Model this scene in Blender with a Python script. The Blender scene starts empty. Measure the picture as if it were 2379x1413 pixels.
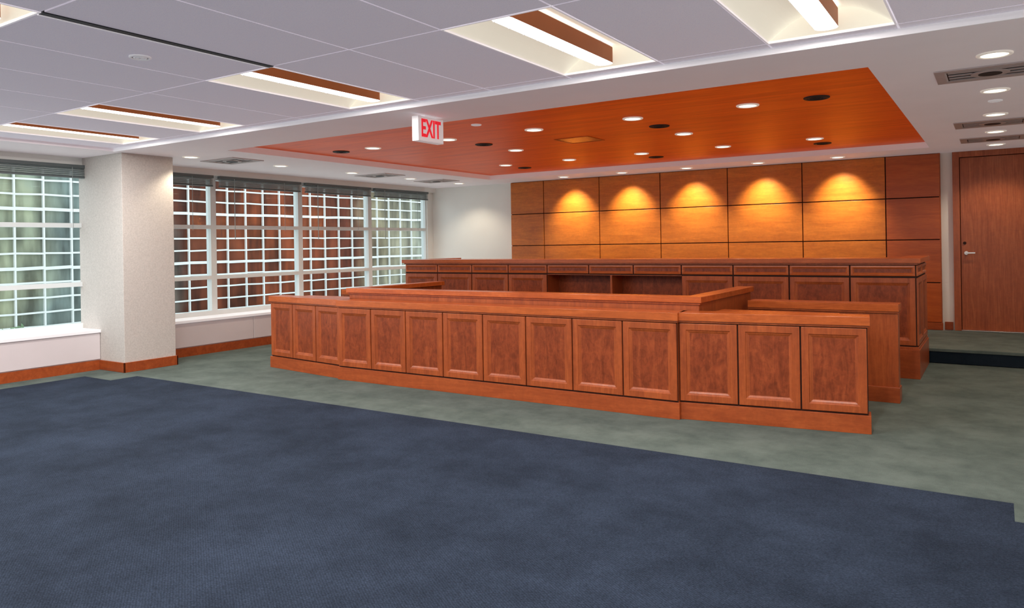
import bpy, math, random
from mathutils import Vector, Matrix
random.seed(4)
S = bpy.context.scene
try:
    S.view_settings.view_transform = 'Standard'
except Exception: pass

# ---------------------------------------------------------------- materials
def newmat(name):
    m = bpy.data.materials.new(name); m.use_nodes = True
    nt = m.node_tree; b = nt.nodes['Principled BSDF']
    return m, nt, b
def N(nt, t, **k):
    n = nt.nodes.new(t)
    for a, v in k.items(): setattr(n, a, v)
    return n
def plain(name, col, rough=.6, metal=0, var=.04, scale=6, bump=0, bscale=200, spec=.3, em=0):
    m, nt, b = newmat(name)
    tc = N(nt, 'ShaderNodeTexCoord'); no = N(nt, 'ShaderNodeTexNoise')
    no.inputs['Scale'].default_value = scale; no.inputs['Detail'].default_value = 4
    nt.links.new(tc.outputs['Object'], no.inputs['Vector'])
    r = N(nt, 'ShaderNodeValToRGB')
    r.color_ramp.elements[0].position = .3; r.color_ramp.elements[1].position = .7
    r.color_ramp.elements[0].color = (*[c*(1-var) for c in col], 1)
    r.color_ramp.elements[1].color = (*[min(1, c*(1+var)) for c in col], 1)
    nt.links.new(no.outputs['Fac'], r.inputs['Fac']); nt.links.new(r.outputs['Color'], b.inputs['Base Color'])
    b.inputs['Roughness'].default_value = rough; b.inputs['Metallic'].default_value = metal
    b.inputs['Specular IOR Level'].default_value = spec
    if em:
        nt.links.new(r.outputs['Color'], b.inputs['Emission Color']); b.inputs['Emission Strength'].default_value = em
    if bump:
        n2 = N(nt, 'ShaderNodeTexNoise'); n2.inputs['Scale'].default_value = bscale
        bp = N(nt, 'ShaderNodeBump'); bp.inputs['Strength'].default_value = bump; bp.inputs['Distance'].default_value = .004
        nt.links.new(tc.outputs['Object'], n2.inputs['Vector'])
        nt.links.new(n2.outputs['Fac'], bp.inputs['Height']); nt.links.new(bp.outputs['Normal'], b.inputs['Normal'])
    return m
def wood(name, dark, mid, light, vec=(9, 9, .9), rough=.32, figure=1.0, spec=.4, em=0, fleck=0, coat=0):
    m, nt, b = newmat(name)
    tc = N(nt, 'ShaderNodeTexCoord'); mp = N(nt, 'ShaderNodeMapping'); mp.inputs['Scale'].default_value = vec
    nt.links.new(tc.outputs['Object'], mp.inputs['Vector'])
    n1 = N(nt, 'ShaderNodeTexNoise'); n1.inputs['Scale'].default_value = 1.6; n1.inputs['Detail'].default_value = 5
    n1.inputs['Distortion'].default_value = 1.2*figure
    n2 = N(nt, 'ShaderNodeTexNoise'); n2.inputs['Scale'].default_value = 12; n2.inputs['Detail'].default_value = 3
    nt.links.new(mp.outputs['Vector'], n1.inputs['Vector']); nt.links.new(mp.outputs['Vector'], n2.inputs['Vector'])
    mx = N(nt, 'ShaderNodeMix', data_type='FLOAT'); mx.inputs[0].default_value = .35
    nt.links.new(n1.outputs['Fac'], mx.inputs[2]); nt.links.new(n2.outputs['Fac'], mx.inputs[3])
    r = N(nt, 'ShaderNodeValToRGB'); e = r.color_ramp.elements
    e[0].position = .32; e[0].color = (*dark, 1); e[1].position = .68; e[1].color = (*light, 1)
    k = e.new(.5); k.color = (*mid, 1)
    nt.links.new(mx.outputs[0], r.inputs['Fac'])
    out = r.outputs['Color']
    if fleck:
        n3 = N(nt, 'ShaderNodeTexNoise'); n3.inputs['Scale'].default_value = 14; n3.inputs['Detail'].default_value = 5; n3.inputs['Roughness'].default_value = .7
        n3.inputs['Distortion'].default_value = .8
        nt.links.new(tc.outputs['Object'], n3.inputs['Vector'])
        mr = N(nt, 'ShaderNodeMapRange'); mr.inputs[1].default_value = .38; mr.inputs[2].default_value = .62
        mr.inputs[3].default_value = 1-fleck; mr.inputs[4].default_value = 1+fleck
        nt.links.new(n3.outputs['Fac'], mr.inputs[0])
        v = N(nt, 'ShaderNodeVectorMath', operation='SCALE'); nt.links.new(out, v.inputs[0]); nt.links.new(mr.outputs[0], v.inputs['Scale'])
        out = v.outputs[0]
    nt.links.new(out, b.inputs['Base Color'])
    b.inputs['Roughness'].default_value = rough; b.inputs['Specular IOR Level'].default_value = spec
    if coat: b.inputs['Coat Weight'].default_value = coat; b.inputs['Coat Roughness'].default_value = .18
    if em:
        nt.links.new(out, b.inputs['Emission Color']); b.inputs['Emission Strength'].default_value = em
    return m
def emis(name, col, s, base=None):
    m, nt, b = newmat(name)
    b.inputs['Base Color'].default_value = (*(base or col), 1)
    b.inputs['Emission Color'].default_value = (*col, 1); b.inputs['Emission Strength'].default_value = s
    b.inputs['Roughness'].default_value = .6
    return m

M = {}
M['frame'] = wood('cherry_frame_wood', (.27, .054, .014), (.36, .076, .019), (.45, .104, .026), (8, 8, .8), fleck=.08)
M['framex'] = wood('cherry_rail_wood', (.38, .078, .016), (.47, .102, .021), (.57, .136, .030), (.8, 8, 8), rough=.25, fleck=.06)
M['inner'] = wood('cherry_burl_panel', (.17, .034, .011), (.25, .050, .016), (.34, .075, .023), (6, 6, 1.6), figure=1.6, fleck=.16, spec=.3)
M['base'] = wood('cherry_base_wood', (.29, .055, .014), (.36, .073, .018), (.43, .095, .024), (.8, 8, 8), fleck=.08)
M['wallwood'] = wood('anigre_wall_panel', (.48, .120, .010), (.59, .158, .014), (.70, .205, .021), (.9, 8, 7), rough=.35, figure=.8, fleck=.06)
M['wallwood2'] = wood('anigre_wall_end_panel', (.40, .072, .012), (.48, .095, .016), (.57, .125, .022), (.9, 8, 7), rough=.35, figure=.8)
M['trayw'] = wood('ceiling_veneer_glow', (.52, .060, .003), (.66, .084, .005), (.76, .118, .009), (.5, 6, 6), rough=.45, figure=.8, em=.2, spec=.25)  # slight emission added as ambient fill, the veneer is no lamp
M['doorw'] = wood('oak_door_veneer', (.28, .062, .020), (.38, .092, .03), (.47, .13, .044), (14, 14, .7), figure=1.5, fleck=.06)
M['dark'] = plain('dark_gap', (.03, .010, .006), .8)
M['white'] = plain('white_paint', (.92, .91, .87), .7, var=.015, scale=2)
M['soffit'] = plain('soffit_paint_glow', (.84, .77, .79), .8, var=.015, scale=2, em=.13)  # weak emission in the paint replaces missing bounce light from below
M['trim'] = plain('white_trim', (.86, .84, .86), .5, var=.01, em=.2)  # emission brightens the trim, no lamp behind it
M['tile'] = plain('acoustic_tile_glow', (.80, .75, .83), .9, var=.06, scale=160, bump=.15, bscale=300, em=.20)  # tiles glow faintly to stand in for light bounced onto the ceiling
M['tbar'] = plain('ceiling_grid_metal', (.88, .84, .88), .5, em=.3)  # grid bars also emit a little, added brightness only
M['column'] = plain('column_vinyl', (.62, .58, .54), .75, var=.10, scale=70, bump=.2, bscale=200)
M['conv'] = plain('convector_enamel', (.74, .67, .68), .5, var=.01)
M['alu'] = plain('window_frame_white', (.76, .80, .80), .4, var=.01)
M['steel'] = plain('brushed_steel', (.65, .63, .6), .3, metal=1)
M['blind'] = plain('blind_header_grey', (.13, .15, .15), .5)
M['slat'] = plain('blind_slat', (.42, .46, .45), .4)
M['vent'] = plain('vent_grey', (.60, .52, .52), .5)
M['ventd'] = plain('vent_dark', (.03, .028, .03), .6)
M['brown'] = plain('basket_side_bronze', (.38, .10, .025), .5)
M['slot'] = plain('slot_black', (.012, .012, .02), .5)
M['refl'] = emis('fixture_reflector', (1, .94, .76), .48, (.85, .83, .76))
M['lamp'] = emis('fixture_lamp_mesh', (1, .97, .92), 3.0, (.9, .9, .9))
M['lampring'] = plain('downlight_trim', (.85, .78, .70), .4, em=.3)
M['down'] = emis('downlight_lens', (1, .88, .66), 4.0, (.9, .9, .85))
M['red'] = emis('exit_letter_red', (.9, .02, .04), .5, (.8, .02, .03))
M['signw'] = emis('exit_sign_face', (1, .90, .92), .22, (.85, .83, .83))

def carpet(name, c1, c2, fs=260, weave=0, ns=1.3):
    m, nt, b = newmat(name)
    tc = N(nt, 'ShaderNodeTexCoord')
    n1 = N(nt, 'ShaderNodeTexNoise'); n1.inputs['Scale'].default_value = ns; n1.inputs['Detail'].default_value = 9; n1.inputs['Roughness'].default_value = .72
    n2 = N(nt, 'ShaderNodeTexNoise'); n2.inputs['Scale'].default_value = fs; n2.inputs['Detail'].default_value = 2
    nt.links.new(tc.outputs['Object'], n1.inputs['Vector']); nt.links.new(tc.outputs['Object'], n2.inputs['Vector'])
    mx = N(nt, 'ShaderNodeMix', data_type='FLOAT'); mx.inputs[0].default_value = .4
    nt.links.new(n1.outputs['Fac'], mx.inputs[2]); nt.links.new(n2.outputs['Fac'], mx.inputs[3])
    r = N(nt, 'ShaderNodeValToRGB'); e = r.color_ramp.elements
    e[0].position = .40; e[0].color = (*c1, 1); e[1].position = .60; e[1].color = (*c2, 1)
    nt.links.new(mx.outputs[0], r.inputs['Fac']); out = r.outputs['Color']; h = n2.outputs['Fac']
    if weave:
        vo = N(nt, 'ShaderNodeTexVoronoi'); vo.inputs['Scale'].default_value = 62; vo.inputs['Randomness'].default_value = .35
        mpp = N(nt, 'ShaderNodeMapping'); mpp.inputs['Rotation'].default_value = (0, 0, .785); mpp.inputs['Scale'].default_value = (1, 1.5, 1)
        nt.links.new(tc.outputs['Object'], mpp.inputs['Vector']); nt.links.new(mpp.outputs['Vector'], vo.inputs['Vector'])
        mr = N(nt, 'ShaderNodeMapRange'); mr.inputs[1].default_value = .1; mr.inputs[2].default_value = .7
        mr.inputs[3].default_value = 1+weave; mr.inputs[4].default_value = 1-weave
        nt.links.new(vo.outputs['Distance'], mr.inputs[0])
        v = N(nt, 'ShaderNodeVectorMath', operation='SCALE'); nt.links.new(out, v.inputs[0]); nt.links.new(mr.outputs[0], v.inputs['Scale'])
        out = v.outputs[0]; h = mr.outputs[0]
    nt.links.new(out, b.inputs['Base Color'])
    bp = N(nt, 'ShaderNodeBump'); bp.inputs['Strength'].default_value = .5; bp.inputs['Distance'].default_value = .005
    nt.links.new(h, bp.inputs['Height']); nt.links.new(bp.outputs['Normal'], b.inputs['Normal'])
    b.inputs['Roughness'].default_value = .95; b.inputs['Specular IOR Level'].default_value = .1
    return m
M['cblue'] = carpet('carpet_navy', (.015, .022, .036), (.033, .047, .076), 170, weave=.4)
M['cgreen'] = carpet('carpet_grey_green', (.078, .102, .092), (.145, .178, .160), ns=2.2)
M['criser'] = carpet('carpet_riser_navy', (.008, .015, .024), (.018, .027, .038))

def glassmat():
    m = bpy.data.materials.new('window_glass'); m.use_nodes = True; nt = m.node_tree
    nt.nodes.clear()
    o = N(nt, 'ShaderNodeOutputMaterial'); t = N(nt, 'ShaderNodeBsdfTransparent'); g = N(nt, 'ShaderNodeBsdfGlossy')
    t.inputs['Color'].default_value = (.86, .92, .90, 1); g.inputs['Roughness'].default_value = .02
    f = N(nt, 'ShaderNodeFresnel'); f.inputs['IOR'].default_value = 1.5; mx = N(nt, 'ShaderNodeMixShader')
    nt.links.new(f.outputs[0], mx.inputs[0]); nt.links.new(t.outputs[0], mx.inputs[1]); nt.links.new(g.outputs[0], mx.inputs[2])
    nt.links.new(mx.outputs[0], o.inputs[0]); return m
M['glass'] = glassmat()

# ---------------------------------------------------------------- mesh builder
class MB:
    def __init__(s): s.v = []; s.f = []; s.m = []; s.mats = []; s.T = Matrix.Identity(4); s.sm = []
    def mi(s, k):
        if k not in s.mats: s.mats.append(k)
        return s.mats.index(k)
    def av(s, p): s.v.append(tuple(s.T @ Vector(p))); return len(s.v)-1
    def face(s, ids, k, sm=False): s.f.append(ids); s.m.append(s.mi(k)); s.sm.append(sm)
    def box(s, x0, x1, y0, y1, z0, z1, k, skip=''):
        i = [s.av(p) for p in ((x0,y0,z0),(x1,y0,z0),(x1,y1,z0),(x0,y1,z0),(x0,y0,z1),(x1,y0,z1),(x1,y1,z1),(x0,y1,z1))]
        for n, q in (('b',(3,2,1,0)),('t',(4,5,6,7)),('f',(0,1,5,4)),('r',(1,2,6,5)),('k',(2,3,7,6)),('l',(3,0,4,7))):
            if n not in skip: s.face([i[j] for j in q], k)
    def quad(s, a, b, c, d, k, sm=False): s.face([s.av(a), s.av(b), s.av(c), s.av(d)], k, sm)
    def relief(s, o, a, b, n, w, h, prof, kf, ki):
        o, a, b, n = map(Vector, (o, a, b, n)); prev = None
        for ins, d in prof:
            L = [s.av(o+a*ins+b*ins+n*d), s.av(o+a*(w-ins)+b*ins+n*d), s.av(o+a*(w-ins)+b*(h-ins)+n*d), s.av(o+a*ins+b*(h-ins)+n*d)]
            if prev:
                for j in range(4): s.face([prev[j], prev[(j+1) % 4], L[(j+1) % 4], L[j]], kf)
            prev = L
        s.face(prev, ki)
    def cyl(s, c, ax, r, h, k, seg=24, r2=None, cap=True):
        c = Vector(c); ax = Vector(ax).normalized(); q = ax.to_track_quat('Z', 'Y').to_matrix(); r2 = r if r2 is None else r2
        A = []; B = []
        for j in range(seg):
            t = 2*math.pi*j/seg; d = q @ Vector((math.cos(t), math.sin(t), 0))
            A.append(s.av(c+d*r)); B.append(s.av(c+d*r2+ax*h))
        for j in range(seg): s.face([A[j], A[(j+1) % seg], B[(j+1) % seg], B[j]], k, True)
        if cap: s.face(A[::-1], k); s.face(B, k)
    def ring(s, c, r0, r1, z0, k, seg=32):
        pr = [(r1, z0+.012), (r1, z0+.004), (r1-.006, z0), (r0+.004, z0), (r0, z0+.006)]; P = []
        for r, z in pr:
            P.append([s.av((c[0]+math.cos(2*math.pi*j/seg)*r, c[1]+math.sin(2*math.pi*j/seg)*r, z)) for j in range(seg)])
        for a in range(len(P)-1):
            for j in range(seg): s.face([P[a][j], P[a][(j+1) % seg], P[a+1][(j+1) % seg], P[a+1][j]], k, True)
    def build(s, name, bevel=0, parent=None):
        me = bpy.data.meshes.new(name); me.from_pydata(s.v, [], s.f)
        for k in s.mats: me.materials.append(M[k])
        me.polygons.foreach_set('material_index', s.m); me.polygons.foreach_set('use_smooth', s.sm); me.update()
        ob = bpy.data.objects.new(name, me); S.collection.objects.link(ob)
        if bevel:
            bv = ob.modifiers.new('bevel', 'BEVEL'); bv.width = bevel; bv.segments = 2; bv.limit_method = 'ANGLE'
        if parent: ob.parent = parent
        return ob
def frame(p0, p1):
    p0 = Vector(p0); p1 = Vector(p1); a = (p1-p0).normalized(); z = Vector((0, 0, 1)); y = z.cross(a)
    return Matrix(((a.x, y.x, 0, p0.x), (a.y, y.y, 0, p0.y), (0, 0, 1, 0), (0, 0, 0, 1)))

ZS, ZT = 2.89, 2.93
XL, XR, YB, YF = -10.7, 1.6, 13.2, -4.2

# ---------------------------------------------------------------- shell
m = MB()
def fl(x0, x1, y0, y1, k): m.quad((x0,y0,0),(x1,y0,0),(x1,y1,0),(x0,y1,0), k)
fl(-9.82, .62, YF, 5.04, 'cblue'); fl(-9.22, .06, 5.04, 5.38, 'cblue')
fl(XL-.3, -9.82, YF, 5.04, 'cgreen'); fl(.62, XR, YF, 5.04, 'cgreen')
fl(XL-.3, -9.22, 5.04, 5.38, 'cgreen'); fl(.06, XR, 5.04, 5.38, 'cgreen'); fl(XL-.3, XR, 5.38, YB, 'cgreen')
m.build('floor')
m = MB()
m.box(-10.17, XR-.002, 10.93, YB-.125, .005, .188, 'cgreen', 'b')
m.box(-10.17, XR-.002, 10.915, 10.93, .005, .15, 'criser')
m.box(-10.17, XR-.002, 10.90, 10.95, .15, .19, 'cgreen')
m.box(-8.2, -.95, 10.05, 10.91, .005, .188, 'cgreen')
m.box(-.60, XR-.002, YB-.125, YB-.002, .005, .188, 'cgreen')
m.build('floor_platform', .006)
m = MB(); m.box(XL-.3, XR+.2, YB, YB+.2, 0, 3.2, 'white'); m.build('wall_back')
m = MB(); m.box(XR, XR+.2, YF, YB, 0, 3.2, 'white'); m.build('wall_right')
m = MB(); m.box(XL-.3, XR+.2, YF-.2, YF, 0, 3.2, 'white'); m.build('wall_front')
m = MB()
m.box(XL-.15, XL+.1, YF, YB, 2.79, 3.2, 'white'); m.box(XL-.15, XL+.02, YF, YB, 0, .5, 'white')
m.box(XL-.15, XL+.02, 13.0, YB, .5, 2.79, 'white')
m.build('wall_left')

# tile ceiling
xs = [-.505-.785*k for k in range(-2, 12)]; xs = sorted(xs)
ys = [5.21-1.57*k for k in range(0, 6)]; ys = sorted(ys)
fixcols = [-1.29, -2.86, -5.215, -7.57, -9.14]
fixrows = [5.21-1.57, 5.21-1.57*3, 5.21-1.57*5]
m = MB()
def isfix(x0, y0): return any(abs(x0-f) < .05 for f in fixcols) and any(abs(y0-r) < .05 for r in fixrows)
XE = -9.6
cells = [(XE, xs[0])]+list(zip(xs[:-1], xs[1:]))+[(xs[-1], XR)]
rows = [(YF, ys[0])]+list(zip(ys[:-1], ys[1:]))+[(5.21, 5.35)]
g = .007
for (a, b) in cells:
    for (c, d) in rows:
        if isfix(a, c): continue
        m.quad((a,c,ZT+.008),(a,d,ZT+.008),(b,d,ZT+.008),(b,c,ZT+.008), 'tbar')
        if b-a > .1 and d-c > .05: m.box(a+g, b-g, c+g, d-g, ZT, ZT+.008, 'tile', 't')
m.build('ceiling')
TX0, TX1, TY0, TY1 = -8.43, -.80, 6.19, 12.25
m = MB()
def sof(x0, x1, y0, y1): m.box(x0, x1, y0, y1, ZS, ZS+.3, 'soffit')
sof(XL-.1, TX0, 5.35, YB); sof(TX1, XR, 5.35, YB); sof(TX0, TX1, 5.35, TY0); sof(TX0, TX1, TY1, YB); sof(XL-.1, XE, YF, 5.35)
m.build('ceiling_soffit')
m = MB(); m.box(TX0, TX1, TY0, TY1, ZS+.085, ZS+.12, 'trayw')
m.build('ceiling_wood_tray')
m = MB(); m.box(XL-.3, XR+.2, YF-.2, YB+.2, 3.2, 3.3, 'white'); m.build('ceiling_slab')
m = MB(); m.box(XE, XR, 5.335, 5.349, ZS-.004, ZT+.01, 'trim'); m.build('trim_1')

# ---------------------------------------------------------------- column, convectors
m = MB(); m.box(XL-.0, -9.62, 5.45, 6.18, 0, ZS, 'column'); m.build('column', .006)
m = MB(); m.box(-10.2, -9.60, 5.432, 5.449, 0, .13, 'base'); m.box(-9.619, -9.60, 5.432, 6.2, 0, .13, 'base'); m.box(-10.2, -9.60, 6.181, 6.2, 0, .13, 'base')
m.build('baseboard_column', .003)
m = MB()
for (y0, y1) in ((YF, 5.449), (6.181, YB-.0)):
    m.box(XL+.02, -10.22, y0, y1, 0, .50, 'conv')
    n = max(1, round((y1-y0)/1.8)); st = (y1-y0)/n
    for k in range(n):
        m.relief((-10.22, y0+st*k+.004, .14), (0,1,0), (0,0,1), (1,0,0), st-.008, .35, [(0,0),(0,.018),(.004,.02)], 'conv', 'conv')
    m.box(XL+.0, -10.18, y0, y1, .50, .54, 'trim')
m.build('window_convector_cover', .003)
m = MB()
for (y0, y1) in ((YF, 5.43), (6.2, 10.89)): m.box(-10.219, -10.195, y0, y1, 0, .13, 'base')
m.build('baseboard_left')
m = MB()
for (a, b) in ((XL+.5, -8.56), (-.69, -.58)): m.box(a, b, YB-.02, YB-.001, .19, .31, 'base')
m.build('baseboard_back')

# ---------------------------------------------------------------- windows
bays = [5.73+1.8*k for k in range(-5, 5)]
wn = 1
for y0, y1 in zip(bays[:-1], bays[1:]):
    m = MB(); y1 = min(y1, 13.0)
    a = XL-.06; b = XL+.06
    m.box(a, b, y0, y0+.05, .54, 2.79, 'alu'); m.box(a, b, y1-.05, y1, .54, 2.79, 'alu')
    m.box(a, b, y0+.05, y1-.05, .54, .61, 'alu'); m.box(a, b, y0+.05, y1-.05, 2.72, 2.79, 'alu')
    m.box(a, b, y0+.05, y1-.05, 1.115, 1.175, 'alu'); m.box(a, b, y0+.05, y1-.05, 1.93, 1.99, 'alu')
    m.quad((XL, y0+.05, .6), (XL, y1-.05, .6), (XL, y1-.05, 2.75), (XL, y0+.05, 2.75), 'glass')
    m.build('window_%d' % wn); wn += 1
    m = MB()
    m.box(XL+.10, XL+.17, y0+.06, y1-.06, 2.74, 2.785, 'blind')
    for k in range(9): m.box(XL+.11, XL+.16, y0+.07, y1-.07, 2.73-.012*k-.006, 2.73-.012*k, 'slat' if k % 2 else 'blind')
    m.box(XL+.105, XL+.165, y0+.07, y1-.07, 2.605, 2.625, 'blind')
    m.cyl((XL+.18, y0+.32, 1.75), (0,0,1), .006, 1.0, 'slat', 8)
    m.cyl((XL+.18, y1-.45, 1.9), (0,0,1), .003, .85, 'slat', 6)
    m.build('window_blind')

# ---------------------------------------------------------------- exterior atrium facade
def panemat():
    m, nt, b = newmat('atrium_panes')
    tc = N(nt, 'ShaderNodeTexCoord'); sp = N(nt, 'ShaderNodeSeparateXYZ'); nt.links.new(tc.outputs['Object'], sp.inputs[0])
    no = N(nt, 'ShaderNodeTexNoise'); no.inputs['Scale'].default_value = .35; no.inputs['Detail'].default_value = 3
    nt.links.new(tc.outputs['Object'], no.inputs['Vector'])
    ad = N(nt, 'ShaderNodeMath', operation='MULTIPLY_ADD'); ad.inputs[1].default_value = 5; nt.links.new(no.outputs['Fac'], ad.inputs[0]); nt.links.new(sp.outputs['Y'], ad.inputs[2])
    mr = N(nt, 'ShaderNodeMapRange'); mr.inputs[1].default_value = 12; mr.inputs[2].default_value = 45; nt.links.new(ad.outputs[0], mr.inputs[0])
    r = N(nt, 'ShaderNodeValToRGB'); e = r.color_ramp.elements
    e[0].position = 0; e[0].color = (.20, .25, .24, 1); e[1].position = 1; e[1].color = (.36, .40, .36, 1)
    for p, c in ((.08, (.30, .31, .20)), (.16, (.17, .22, .21)), (.25, (.10, .12, .11)), (.30, (.10, .028, .014)), (.48, (.19, .042, .014)), (.62, (.12, .026, .012)), (.69, (.26, .22, .14)), (.85, (.30, .34, .30))):  # red-brown stops paint the room's wood reflection into the panes
        k = e.new(p); k.color = (*c, 1)
    nt.links.new(mr.outputs[0], r.inputs['Fac'])
    mp = N(nt, 'ShaderNodeMapping'); mp.inputs['Scale'].default_value = (1, 1.6, .35); nt.links.new(tc.outputs['Object'], mp.inputs['Vector'])
    n2 = N(nt, 'ShaderNodeTexNoise'); n2.inputs['Scale'].default_value = 1.0; n2.inputs['Detail'].default_value = 4
    nt.links.new(mp.outputs['Vector'], n2.inputs['Vector'])
    mm = N(nt, 'ShaderNodeMapRange'); mm.inputs[1].default_value = .35; mm.inputs[2].default_value = .68; mm.inputs[3].default_value = .45; mm.inputs[4].default_value = 1.7
    nt.links.new(n2.outputs['Fac'], mm.inputs[0])
    v = N(nt, 'ShaderNodeVectorMath', operation='SCALE'); nt.links.new(r.outputs['Color'], v.inputs[0]); nt.links.new(mm.outputs[0], v.inputs['Scale'])
    nt.links.new(v.outputs[0], b.inputs['Base Color']); b.inputs['Roughness'].default_value = .3; b.inputs['Specular IOR Level'].default_value = .2
    return m
M['pane'] = panemat()
M['fwhite'] = plain('atrium_mullion_white', (.88, .9, .9), .5)
M['aground'] = plain('atrium_paving', (.62, .66, .64), .7, var=.1)
M['leaf'] = plain('plant_leaf', (.22, .34, .20), .5, var=.3)
m = MB(); FX = -30
m.box(FX-.3, FX-.1, 4, 50, -1.2, 9, 'pane')
y = 4.0
while y < 50: m.box(FX-.1, FX, y-.03, y+.03, -1.2, 9, 'fwhite'); y += 1.0
z = -1.2; k = 0
while z < 9.01:
    t = .06 if k % 4 == 0 else .035
    y = 4.0
    while y < 50:
        za = z+random.uniform(-.018, .018); zb_ = z+random.uniform(-.018, .018)
        m.quad((FX+.004, y, za-t), (FX+.004, y+1, zb_-t), (FX+.004, y+1, zb_+t), (FX+.004, y, za+t), 'fwhite')
        y += 1.0
    z += .55; k += 1
m.build('atrium_glass_facade')
m = MB(); m.quad((-31, -10, -1.2), (-10.9, -10, -1.2), (-10.9, 52, -1.2), (-31, 52, -1.2), 'aground'); m.build('ground_atrium')
m = MB()
m.box(-24.6, -23.4, 7, 11, -1.199, -.95, 'fwhite')
for k in range(260):
    c = Vector((random.uniform(-24.5, -23.5), random.uniform(7.1, 10.9), 0)); c.z = -.95+random.random()*(.35+.25*math.sin(c.y*2.3)+.2)
    u = Vector([random.gauss(0, 1) for _ in range(3)]).normalized()*.10; w = u.orthogonal().normalized()*.04
    m.quad(c-u, c+w, c+u, c-w, 'leaf')
m.build('atrium_planter')

# ---------------------------------------------------------------- back wall wood panelling
m = MB()
px = [-8.52, -7.72, -6.47, -5.22, -3.97, -2.72, -1.47, -.72]; pz = [.30, .91, 1.57, 2.22, 2.885]
m.box(-8.52, -.72, 13.13, YB-.001, .19, 2.888, 'wallwood2')
m.box(-8.5, -.74, 13.122, 13.131, .2, 2.885, 'dark')
for i in range(7):
    for j in range(4):
        k = 'wallwood2' if i in (6,) else 'wallwood'
        m.box(px[i]+.008, px[i+1]-.008, 13.10, 13.125, pz[j]+.008, pz[j+1]-.008, k)
m.box(-8.53, -.71, 13.085, 13.12, .19, .30, 'base')
m.build('wood_wall_panelling', .002)

# ---------------------------------------------------------------- door
m = MB(); d0, d1, dz = -.47, .55, 2.80
m.box(d0-.09, d0, 13.12, YB-.001, .19, 2.885, 'doorw'); m.box(d1, d1+.09, 13.12, YB-.001, .19, 2.885, 'doorw')
m.box(d0, d1, 13.12, YB-.001, dz, 2.885, 'doorw')
m.box(d0+.0, d1-.0, 13.165, YB-.001, .19, dz, 'dark')
m.box(d0+.008, d1-.008, 13.145, 13.17, .205, dz-.008, 'doorw')
m.box(d0, d1, 13.10, 13.17, .191, .203, 'steel')
m.cyl((d0+.075, 13.145, 1.36), (0,-1,0), .028, .014, 'steel'); m.cyl((d0+.075, 13.135, 1.36), (0,-1,0), .011, .05, 'steel', 12)
m.box(d0+.065, d0+.19, 13.082, 13.094, 1.35, 1.372, 'steel')
m.cyl((d0+.055, 13.145, 1.51), (0,-1,0), .022, .012, 'dark')
m.build('door_1', .002)

# ---------------------------------------------------------------- courtroom front railing (bar)
PROF = [(0,0),(0,.016),(.003,.019),(.058,.019),(.062,.012),(.072,.010),(.082,.004),(.088,.0015)]
def run(m, L, n, zb, zt, y0=0, prof=PROF):
    st = L/n
    m.quad((0, y0-.001, zb-.014), (L, y0-.001, zb-.014), (L, y0-.001, zt+.006), (0, y0-.001, zt+.006), 'dark')
    for k in range(n):
        m.relief((st*k+.006, y0, zb), (1,0,0), (0,0,1), (0,-1,0), st-.012, zt-zb, prof, 'frame', 'inner')
m = MB()
def railing(p0, p1, n, depth=.14, h=.96, capd=.2, panels=True, ex0=0, ex1=0):
    m.T = frame(p0, p1); L = (Vector(p1)-Vector(p0)).length
    m.box(0, L, 0, depth, 0, h-.075, 'frame')
    m.box(-ex0, L+ex1, -.022, depth+.02, 0, .15, 'base')
    m.box(-ex0, L+ex1, -.035, capd, h-.072, h, 'framex')
    m.box(-ex0*.5, L+ex1*.5, -.022, depth+.01, h-.09, h-.071, 'frame')
    if panels: run(m, L, n, .165, h-.097)
    m.T = Matrix.Identity(4)
L0, L1, R0, R1 = (-8.22, 6.69, 0), (-6.71, 6.50, 0), (-2.43, 6.50, 0), (-.905, 6.72, 0)
railing(L0, L1, 3, ex0=.02); railing(R0, R1, 3, ex1=.02)
railing((-6.71, 6.46, 0), (-2.43, 6.46, 0), 8, depth=.23, capd=.25, ex0=.015, ex1=.015)
railing((-2.25, 8.11, 0), (-.82, 8.11, 0), 1, panels=False, ex1=.01)
railing((-8.32, 8.11, 0), (-6.90, 8.11, 0), 1, panels=False, ex0=.01)
m.box(-2.22, -1.18, 6.72, 7.12, .90, .945, 'framex'); m.box(-7.95, -6.9, 6.72, 7.12, .90, .945, 'framex')
m.box(-1.24, -1.20, 6.74, 7.10, 0, .90, 'frame'); m.box(-7.93, -7.89, 6.74, 7.10, 0, .90, 'frame')
m.build('courtroom_bar_railing', .003)

# clerk enclosure
m = MB(); CX0, CX1, CY0, CY1 = -6.83, -2.29, 6.70, 8.45; H = 1.087
m.box(CX0+.03, CX1-.03, CY0+.03, CY0+.13, 0, H-.05, 'frame')
for (a, b) in ((CX0+.03, CX0+.13), (CX1-.13, CX1-.03)): m.box(a, b, CY0+.13, CY1, 0, H-.05, 'frame')
m.box(CX0, CX1, CY0, CY0+.17, H-.055, H, 'framex')
m.box(CX0, CX0+.17, CY0+.171, CY1+.02, H-.055, H, 'framex'); m.box(CX1-.17, CX1, CY0+.171, CY1+.02, H-.055, H, 'framex')
m.box(CX0+.015, CX1-.015, CY0+.015, CY0+.14, H-.075, H-.055, 'frame')
m.box(CX0+.13, CX1-.13, CY0+.13, CY0+.75, .74, .78, 'framex')
m.build('clerk_enclosure', .003)

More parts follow.
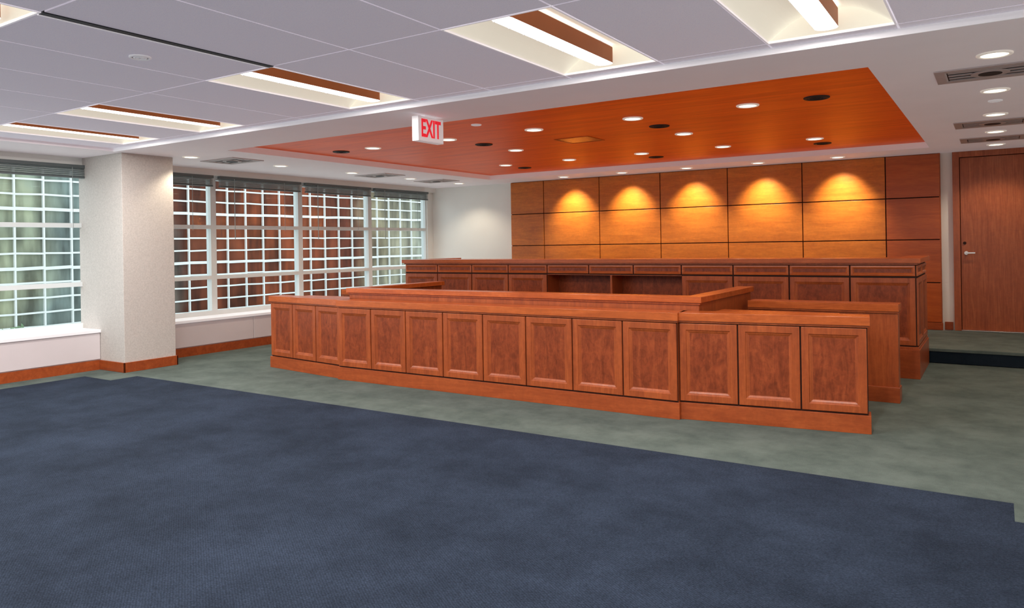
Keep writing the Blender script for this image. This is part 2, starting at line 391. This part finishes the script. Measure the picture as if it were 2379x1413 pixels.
# ---------------------------------------------------------------- judge bench
m = MB(); BX0, BX1, BY0, BY1 = -8.37, -.78, 9.60, 10.85; HB = 1.37
U = (BX1-BX0)/11; n0, n1 = BX0+4*U, BX0+7*U
m.box(BX0, n0, BY0, BY0+.4, 0, HB-.06, 'frame'); m.box(n1, BX1, BY0, BY0+.4, 0, HB-.06, 'frame')
m.box(n0, n1, BY0, BY0+.4, 0, .78, 'frame'); m.box(n0, n1, BY0, BY0+.4, 1.14, HB-.06, 'frame')
m.box(n0, n1, BY0+.34, BY0+.4, .78, 1.14, 'inner'); mid = (n0+n1)/2; m.box(mid-.015, mid+.015, BY0, BY0+.34, .78, 1.14, 'frame')
for (a, b) in ((BX0, BX0+.12), (BX1-.12, BX1)): m.box(a, b, BY0+.4, BY1, 0, HB-.06, 'frame')
m.box(BX0-.03, BX1+.03, BY0-.03, BY0+.3, 0, .33, 'base')
for (a, b) in ((BX0-.03, BX0+.1), (BX1-.1, BX1+.03)): m.box(a, b, BY0+.3, BY1+.02, 0, .33, 'base')
m.box(BX0-.018, BX1+.018, BY0-.018, BY0+.29, .33, .36, 'frame'); m.box(BX1-.1, BX1+.018, BY0+.29, BY1+.01, .33, .36, 'frame')
m.box(BX0-.05, BX1+.05, BY0-.05, BY0+.45, HB-.055, HB, 'framex')
for (a, b) in ((BX0-.05, BX0+.2), (BX1-.2, BX1+.05)): m.box(a, b, BY0+.451, BY1+.04, HB-.055, HB, 'framex')
m.box(BX0-.02, BX1+.02, BY0-.02, BY0+.3, HB-.075, HB-.055, 'frame')
P2 = [(0,0),(0,.014),(.022,.016),(.028,.010),(.036,.003)]
for (a, b, c, d) in ((BX0, BX1, 1.150, 1.292), (BX0, n0, .362, 1.15), (n1, BX1, .362, 1.15)):
    m.quad((a, BY0-.001, c), (b, BY0-.001, c), (b, BY0-.001, d), (a, BY0-.001, d), 'dark')
m.quad((BX1+.001, BY0, .362), (BX1+.001, BY1, .362), (BX1+.001, BY1, 1.292), (BX1+.001, BY0, 1.292), 'dark')
for k in range(11):
    x = BX0+U*k
    m.relief((x+.008, BY0, 1.165), (1,0,0), (0,0,1), (0,-1,0), U-.016, .12, P2, 'framex', 'inner')
    if not 4 <= k <= 6: m.relief((x+.008, BY0, .375), (1,0,0), (0,0,1), (0,-1,0), U-.016, .768, PROF, 'frame', 'inner')
    else: m.relief((x+.008, BY0, .375), (1,0,0), (0,0,1), (0,-1,0), U-.016, .39, PROF, 'frame', 'inner')
for s, X in ((1, BX1), (-1, BX0)):
    for q in range(2):
        w = (BY1-BY0)/2
        o = (X, BY0+w*q+.01, .375) if s > 0 else (X, BY0+w*(q+1)-.01, .375)
        m.relief(o, (0,s,0), (0,0,1), (s,0,0), w-.02, .765, PROF, 'frame', 'inner')
        m.relief((o[0], o[1], 1.165), (0,s,0), (0,0,1), (s,0,0), w-.02, .12, P2, 'framex', 'inner')
m.build('judge_bench', .003)

# ---------------------------------------------------------------- fluorescent fixtures
def area(name, loc, sx, sy, P, col, parent=None, rot=(0,0,0)):
    l = bpy.data.lights.new(name, 'AREA'); l.shape = 'RECTANGLE'; l.size = sx; l.size_y = sy; l.energy = P; l.color = col
    o = bpy.data.objects.new(name, l); o.location = loc; o.rotation_euler = rot; S.collection.objects.link(o)
    if parent: o.parent = parent
FP = 45
for x0 in fixcols:
    for y0 in fixrows:
        if y0 < YF: continue
        x1, y1 = x0+.785, y0+1.57; cx = (x0+x1)/2
        m = MB(); e = .012
        m.box(x0, x0+e, y0, y1, ZT-.004, ZT+.012, 'tbar'); m.box(x1-e, x1, y0, y1, ZT-.004, ZT+.012, 'tbar')
        m.box(x0+e, x1-e, y0, y0+e, ZT-.004, ZT+.012, 'tbar'); m.box(x0+e, x1-e, y1-e, y1, ZT-.004, ZT+.012, 'tbar')
        for s in (-1, 1):
            P = []
            for j in range(9):
                t = j/8; xx = cx+s*(.3925-e)*(1-t)+s*.04*t; zz = ZT+.01+.15*math.sin(t*math.pi*.55)
                P.append((xx, zz))
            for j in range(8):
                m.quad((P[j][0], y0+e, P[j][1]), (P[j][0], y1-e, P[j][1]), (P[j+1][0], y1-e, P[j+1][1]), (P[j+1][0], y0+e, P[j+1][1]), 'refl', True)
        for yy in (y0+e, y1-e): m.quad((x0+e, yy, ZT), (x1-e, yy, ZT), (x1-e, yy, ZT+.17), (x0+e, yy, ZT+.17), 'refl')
        ya, yb = y0+.10, y1-.10; w = .07; zb = ZT+.018; zt = ZT+.135
        out = []
        for j in range(9): t = math.pi*j/8; out.append((cx+w*math.cos(t), yb+w*.8*math.sin(t)))
        for j in range(9): t = math.pi+math.pi*j/8; out.append((cx+w*math.cos(t), ya+w*.8*math.sin(t)))
        A = [m.av((p[0], p[1], zb)) for p in out]; B = [m.av((p[0], p[1], zt)) for p in out]
        for j in range(len(out)): m.face([A[j], A[(j+1) % len(out)], B[(j+1) % len(out)], B[j]], 'brown')
        m.face(A[::-1], 'lamp')
        for j in range(9):
            m.box(cx-w, cx+w, ya+(yb-ya)*j/8-.003, ya+(yb-ya)*j/8+.003, zb-.005, zb-.001, 'tbar')
        ob = m.build('fluorescent_ceiling_light')
        area('tube_glow', (cx, (y0+y1)/2, zb-.008), .12, 1.3, FP, (1, .95, .91), ob)

m = MB(); m.box(-4.46, -4.41, 2.07, 3.64, ZT-.006, ZT+.01, 'slot'); m.box(-4.475, -4.46, 2.07, 3.64, ZT-.009, ZT+.01, 'tbar'); m.build('linear_air_diffuser')

# ---------------------------------------------------------------- downlights
def spot(loc, P, ang, parent, col=(1, .86, .66), tgt=None, blend=.6):
    l = bpy.data.lights.new('bulb', 'SPOT'); l.energy = P; l.spot_size = math.radians(ang); l.spot_blend = blend; l.color = col; l.shadow_soft_size = .05
    o = bpy.data.objects.new('bulb', l); o.location = loc; S.collection.objects.link(o); o.parent = parent
    if tgt: o.rotation_euler = (Vector(tgt)-Vector(loc)).to_track_quat('-Z', 'Y').to_euler()
def downlight(x, y, z, r=.085, P=14, ang=100, tgt=None, blend=.6, col=(1, .86, .66)):
    m = MB(); m.ring((x, y), r, r+.028, z-.012, 'lampring')
    m.cyl((x, y, z-.007), (0,0,1), r+.001, .005, 'down', 32)
    o = m.build('recessed_downlight')
    spot((x, y, z-.03), P, ang, o, tgt=tgt, blend=blend, col=col)
ZW = ZS+.085
for yy in (6.3, 7.85, 9.39, 10.93, 12.46):
    downlight(-9.38, yy, ZS, P=38, ang=125); downlight(0.0, yy, ZS, P=38, ang=125)
for xx in (-2.11, -3.37, -4.65, -5.95, -7.27): downlight(xx, 7.69, ZW, P=34)
for xx in (-2.07, -3.33, -4.6, -5.87, -7.12): downlight(xx, 10.81, ZW, P=44, ang=120)
for xx in (-3.33, -5.87): downlight(xx, 9.19, ZW, P=34)
for xx in (-2.09, -3.32, -4.55, -5.78, -7.0): downlight(xx, 12.66, ZS, r=.08, P=155, ang=84, tgt=(xx, 13.12, 1.95), blend=1, col=(1, .94, .80))

def puck(name, x, y, z, r, k1, k2):
    m = MB(); m.ring((x, y), r*.75, r, z-.012, k1)
    m.cyl((x, y, z-.008), (0,0,1), r*.76, .007, k2, 24)
    for q in (.3, .55): m.ring((x, y), r*q-.006, r*q+.006, z-.014, k1, 20)
    m.build(name)
for x, y in ((-1.45, 7.69), (-7.9, 7.7), (-3.34, 8.39), (-5.87, 8.38), (-2.08, 11.4), (-4.6, 11.4), (-7.1, 11.4)): puck('round_air_vent', x, y, ZW, .12, 'ventd', 'ventd')
puck('tray_sprinkler_cover', -4.97, 6.95, ZW, .06, 'trim', 'trim'); puck('ceiling_speaker', -4.92, 2.93, ZT, .07, 'trim', 'vent'); puck('sprinkler_cover', 0.0, 8.45, ZS, .06, 'trim', 'trim')  # first disk, in the wood tray, is a sprinkler
m = MB(); m.relief((-4.88, 8.57, ZW-.001), (0,1,0), (1,0,0), (0,0,-1), .5, .5, [(0,0),(0,.006),(.02,.008),(.022,.004)], 'framex', 'framex'); m.build('ceiling_access_panel')
def diffuser(x, y):
    w, d = .37, .27; z = ZS
    m = MB(); m.relief((x-w, y-d, z-.001), (0,1,0), (1,0,0), (0,0,-1), 2*d, 2*w, [(0,0),(0,.01),(.07,.012),(.08,.002)], 'vent', 'ventd')
    for k in range(4):
        yy = y-d+.10+k*.11; m.box(x-w+.09, x+w-.09, yy, yy+.035, z-.012, z-.004, 'vent')
    m.cyl((x, y, z-.016), (0,0,1), .13, .01, 'vent', 24); m.cyl((x, y, z-.02), (0,0,1), .08, .005, 'ventd', 24)
    m.build('ceiling_air_diffuser')
for yy in (6.95, 10.07, 11.7): diffuser(-9.36, yy); diffuser(-.03, yy)

# ---------------------------------------------------------------- exit sign
m = MB(); ex, ey0, ey1, ez0, ez1 = -4.70, 5.60, 5.99, 2.625, 2.868
m.box(ex-.075, ex, ey0, ey1, ez0, ez1, 'signw')
m.relief((ex, ey0, ez0), (0,1,0), (0,0,1), (1,0,0), ey1-ey0, ez1-ez0, [(0,0),(0,.006),(.012,.006),(.014,.002)], 'trim', 'signw')
m.box(ex-.06, ex-.01, 5.72, 5.90, ez1, ZS, 'trim')
sign = m.build('exit_sign', .003)
c = bpy.data.curves.new('exit_text', 'FONT'); c.body = 'EXIT'; c.size = .225; c.extrude = .002; c.offset = .005; c.align_x = 'CENTER'; c.align_y = 'CENTER'
t = bpy.data.objects.new('exit_text', c); S.collection.objects.link(t); t.parent = sign
t.location = (ex+.005, (ey0+ey1)/2, (ez0+ez1)/2); t.rotation_euler = (math.pi/2, 0, math.pi/2); t.scale = (.66, 1.08, 1)
c.materials.append(M['red'])

# ---------------------------------------------------------------- world
w = bpy.data.worlds.new('world'); S.world = w; w.use_nodes = True
w.node_tree.nodes['Background'].inputs[0].default_value = (.88, .95, 1, 1); w.node_tree.nodes['Background'].inputs[1].default_value = 1.75

# ---------------------------------------------------------------- camera
cam = bpy.data.cameras.new('camera'); co = bpy.data.objects.new('camera', cam); S.collection.objects.link(co)
cam.sensor_width = 36; cam.lens = 36*1738/2379; cam.shift_y = -138.5/2379; cam.clip_start = .05; cam.clip_end = 200
yaw = math.atan(1128/1738); th = .0163
F = Vector((-math.sin(yaw), math.cos(yaw), 0)); R = Vector((math.cos(yaw), math.sin(yaw), 0)); Uz = Vector((0, 0, 1))
cr = R*math.cos(th)-Uz*math.sin(th); cu = Uz*math.cos(th)+R*math.sin(th)
mt = Matrix((cr, cu, -F)).transposed().to_4x4(); mt.translation = Vector((0, 0, 1.6))
co.matrix_world = mt
S.camera = co
